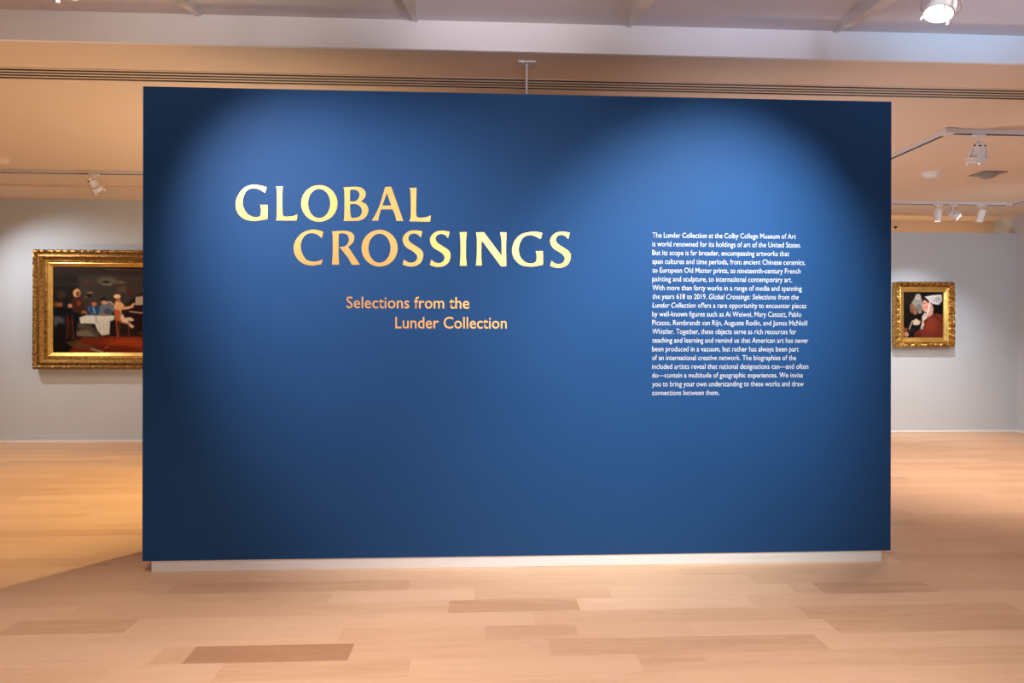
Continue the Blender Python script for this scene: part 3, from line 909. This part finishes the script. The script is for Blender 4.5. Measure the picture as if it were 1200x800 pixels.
# table under a white cloth
b.poly([(412, 452), (440, 440), (580, 440), (578, 462), (560, 470), (556, 536), (520, 544), (500, 520), (486, 484), (418, 482)], (206, 202, 184), 4)
for x0, x1 in ((505, 512), (528, 530), (545, 544)): b.line([(x0, 470), (x1, 535)], 3, (160, 152, 134), 0.8)
b.line([(492, 440), (494, 478)], 3, (110, 104, 96), 0.8); b.ell(525, 440, 24, 4, (170, 124, 90), 0.5); b.line([(470, 440), (476, 424)], 4, (150, 140, 124))
# man at the piano
b.poly([(612, 412), (668, 352), (745, 300), (960, 290), (960, 580), (760, 560), (700, 545), (640, 470)], (46, 16, 13), 10)
b.poly([(560, 470), (580, 470), (582, 545), (562, 540)], (36, 14, 10), 6)
b.poly([(680, 346), (722, 337), (716, 386), (676, 388)], (182, 160, 132), 3); b.line([(700, 344), (697, 384)], 2, (140, 120, 96))
b.line([(652, 420), (715, 428)], 7, (206, 166, 130)); b.line([(640, 410), (650, 402)], 4, (120, 60, 36))
b.ell(724, 300, 13, 10, (206, 62, 30), 0.5); b.ell(724, 316, 16, 8, (60, 48, 34), 0.5); b.ell(652, 326, 12, 14, (108, 34, 30), 0.5); b.line([(740, 288), (738, 330)], 4, (130, 40, 30))
b.poly([(584, 368), (600, 362), (622, 384), (628, 396), (668, 388), (672, 400), (626, 412), (614, 410), (612, 450), (582, 438), (576, 395)], (218, 168, 112), 4)
b.poly([(578, 408), (604, 414), (614, 448), (606, 472), (584, 466)], (190, 96, 50), 5)
b.ell(668, 384, 9, 6, (226, 170, 124), 0.4, rot=-0.6)
b.ell(597, 358, 10, 12, (186, 96, 56), 0.3); b.ell(592, 343, 17, 11, (230, 196, 138), 0.25)
b.poly([(606, 440), (620, 432), (628, 452), (656, 448), (674, 462), (664, 470), (640, 468), (674, 496), (664, 506), (636, 486), (610, 472)], (216, 188, 152), 4)
b.line([(588, 468), (596, 548)], 7, (176, 84, 36)); b.line([(604, 476), (602, 540)], 5, (120, 52, 22)); b.line([(590, 474), (645, 484), (650, 545)], 6, (124, 54, 26))
b.poly([(700, 520), (760, 548), (760, 566), (690, 532)], (90, 50, 26), 6)
b.ell(775, 420, 30, 40, (70, 26, 22), 0.5); b.ell(748, 462, 6, 6, (196, 186, 180), 0.4); b.poly([(790, 330), (900, 320), (905, 520), (800, 530)], (56, 34, 26), 14); b.ell(840, 380, 22, 26, (110, 74, 52), 0.5)
b.grain(0.025)
wide = thing('framed_painting', 'wide painting of a man playing piano by a white table, in a broad gilt frame', 'painting', (-4.975 + PW / 2, 4.407, 1.565), 'gilt framed paintings')
OW, OH = PW + 0.49, PH + 0.38


def leafy(k, s, L):
    if k in (2, 3, 4):
        return (0.003 * math.sin(s * 95 + k), 0.005 * math.sin(s * 150) * math.sin(s * 41 + k) + 0.003 * math.sin(s * 260 + 2 * k))
    if k == 1: return (0.003 * math.sin(s * 120) + 0.002 * math.sin(s * 47), 0.0)
    return (0, 0)


frame_ring('carved_moulding', OW, OH, [(0.0, 0.0), (0.0, 0.075), (0.012, 0.105), (0.028, 0.108), (0.045, 0.092), (0.052, 0.080), (0.060, 0.080), (0.066, 0.092), (0.082, 0.096), (0.098, 0.082), (0.112, 0.066), (0.122, 0.058)],
           M['gilt_dark'], wide, leafy)
frame_ring('inner_moulding', OW - 0.24, OH - 0.24, [(0.0, 0.05), (0.0, 0.064), (0.010, 0.070), (0.028, 0.066), (0.030, 0.050)], M['gilt_carved'], wide, None, 0.05)
frame_ring('gold_liner', OW - 0.29, OH - 0.29, [(0.0, 0.04), (0.001, 0.060), (0.012, 0.062), (0.050, 0.034), (0.052, 0.024)], M['gilt_bright'], wide, None, 0.05)['label'] = 'smooth bright gold liner'
canvas('canvas', PW + 0.12, PH + 0.02, 0.028, b.im, wide)

# small picture of two women in white bonnets
b = Brush(176, 200, lambda i: 160 + i / 175 * 355, lambda j: 160 + j / 199 * 395, (27, 17, 15))
b.ell(230, 220, 90, 70, (44, 28, 22), 0.9)
b.poly([(160, 470), (190, 462), (215, 480), (200, 500), (160, 495)], (156, 70, 34), 10)
b.poly([(215, 470), (240, 410), (262, 385), (330, 400), (325, 470), (300, 560), (200, 560)], (24, 22, 25), 8)
b.poly([(240, 262), (262, 225), (285, 186), (312, 184), (330, 230), (335, 300), (325, 345), (300, 350), (285, 310), (262, 285)], (150, 146, 136), 7)
b.ell(295, 210, 20, 22, (190, 184, 168), 0.6); b.ell(298, 207, 6, 8, (120, 112, 96), 0.5); b.ell(305, 300, 20, 30, (122, 120, 116), 0.6)
b.poly([(238, 275), (250, 262), (268, 290), (286, 315), (288, 350), (272, 362), (256, 352), (240, 325)], (150, 102, 74), 6)
b.line([(236, 270), (232, 310), (240, 338)], 9, (150, 112, 78)); b.line([(246, 316), (262, 320)], 5, (70, 40, 30)); b.ell(262, 345, 7, 3, (120, 54, 44), 0.5); b.ell(278, 335, 9, 14, (186, 112, 78), 0.6)
b.poly([(255, 405), (280, 388), (318, 412), (308, 440), (275, 446), (252, 438)], (206, 186, 156), 6); b.line([(250, 408), (222, 478)], 10, (186, 170, 146))
b.ell(198, 520, 22, 22, (190, 130, 108), 0.5); b.ell(178, 540, 14, 12, (120, 70, 56), 0.5); b.line([(220, 500), (260, 480)], 8, (60, 62, 60))
b.poly([(410, 270), (500, 280), (512, 345), (480, 362), (420, 350)], (18, 13, 14), 8)
b.poly([(330, 400), (365, 360), (400, 350), (450, 345), (512, 360), (530, 560), (262, 560), (268, 505), (320, 470)], (124, 50, 30), 8)
b.ell(400, 440, 60, 60, (146, 62, 38), 0.9); b.ell(300, 530, 30, 26, (98, 38, 26), 0.8); b.line([(370, 395), (340, 480)], 6, (80, 30, 22)); b.line([(430, 360), (500, 420)], 8, (92, 34, 24))
b.poly([(375, 290), (410, 262), (425, 300), (420, 350), (385, 380), (372, 340)], (206, 158, 134), 6)
b.poly([(340, 238), (372, 225), (392, 262), (388, 320), (372, 338), (350, 336), (334, 312), (330, 270)], (222, 164, 138), 5)
b.ell(346, 300, 6, 4, (196, 96, 84), 0.5); b.line([(344, 264), (358, 262)], 4, (80, 44, 34)); b.ell(366, 295, 12, 10, (232, 140, 116), 0.8)
b.poly([(340, 222), (366, 214), (392, 240), (386, 262), (360, 240)], (36, 20, 18), 5)
b.poly([(345, 208), (410, 194), (494, 188), (498, 240), (470, 276), (420, 268), (388, 246), (362, 218)], (208, 202, 200), 5)
b.ell(460, 230, 28, 20, (176, 170, 176), 0.7); b.line([(368, 214), (470, 196)], 6, (230, 224, 218)); b.line([(420, 240), (478, 262)], 4, (164, 156, 156))
b.line([(396, 250), (386, 310), (372, 350)], 14, (220, 212, 206)); b.poly([(328, 372), (350, 340), (382, 350), (372, 384), (340, 410), (350, 440), (330, 482), (316, 470), (330, 420)], (206, 190, 178), 5)
b.line([(340, 370), (362, 360)], 4, (150, 130, 120)); b.line([(336, 440), (326, 468)], 4, (150, 128, 116))
b.grain(0.025)
SW, SH = 0.566, 0.613
SC = (5.865, 4.867, 1.5645)
small = thing('framed_painting', 'small painting of two women in white bonnets, in an ornate carved gilt frame', 'painting', SC, 'gilt framed paintings')
FW, FH = 0.800, 0.862


def acanthus(k, s, L):
    w = 2 * math.pi / 0.085
    if k == 1: return (-0.007 * abs(math.sin(s * w / 2)) + 0.003 * math.sin(s * 173), 0.0)
    if k == 2: return (-0.006 * abs(math.sin(s * w / 2)), 0.009 * math.sin(s * w))
    if k in (3, 4, 5, 6): return (0.006 * math.sin(s * w + 0.9 * k), 0.019 * math.sin(s * w + 1.1 * k) * (0.6 + 0.4 * math.sin(s * 29)) + 0.004 * math.sin(s * 205 + k * 2))
    if k == 7: return (0.003 * math.sin(s * w + 5), 0.004 * math.sin(s * w))
    return (0, 0)


frame_ring('carved_moulding', FW, FH, [(0.0, 0.0), (0.0, 0.070), (0.007, 0.096), (0.016, 0.108), (0.026, 0.110), (0.036, 0.102), (0.046, 0.086), (0.055, 0.070), (0.064, 0.062)],
           M['gilt_carved'], small, acanthus, 0.006)
frame_ring('gold_liner', FW - 0.125, FH - 0.125, [(0.0, 0.05), (0.001, 0.070), (0.010, 0.072), (0.050, 0.050), (0.066, 0.048), (0.068, 0.036)], M['gilt_bright'], small, None, 0.04)['label'] = 'smooth bright gold liner'
canvas('canvas', SW + 0.02, SH + 0.02, 0.040, b.im, small)
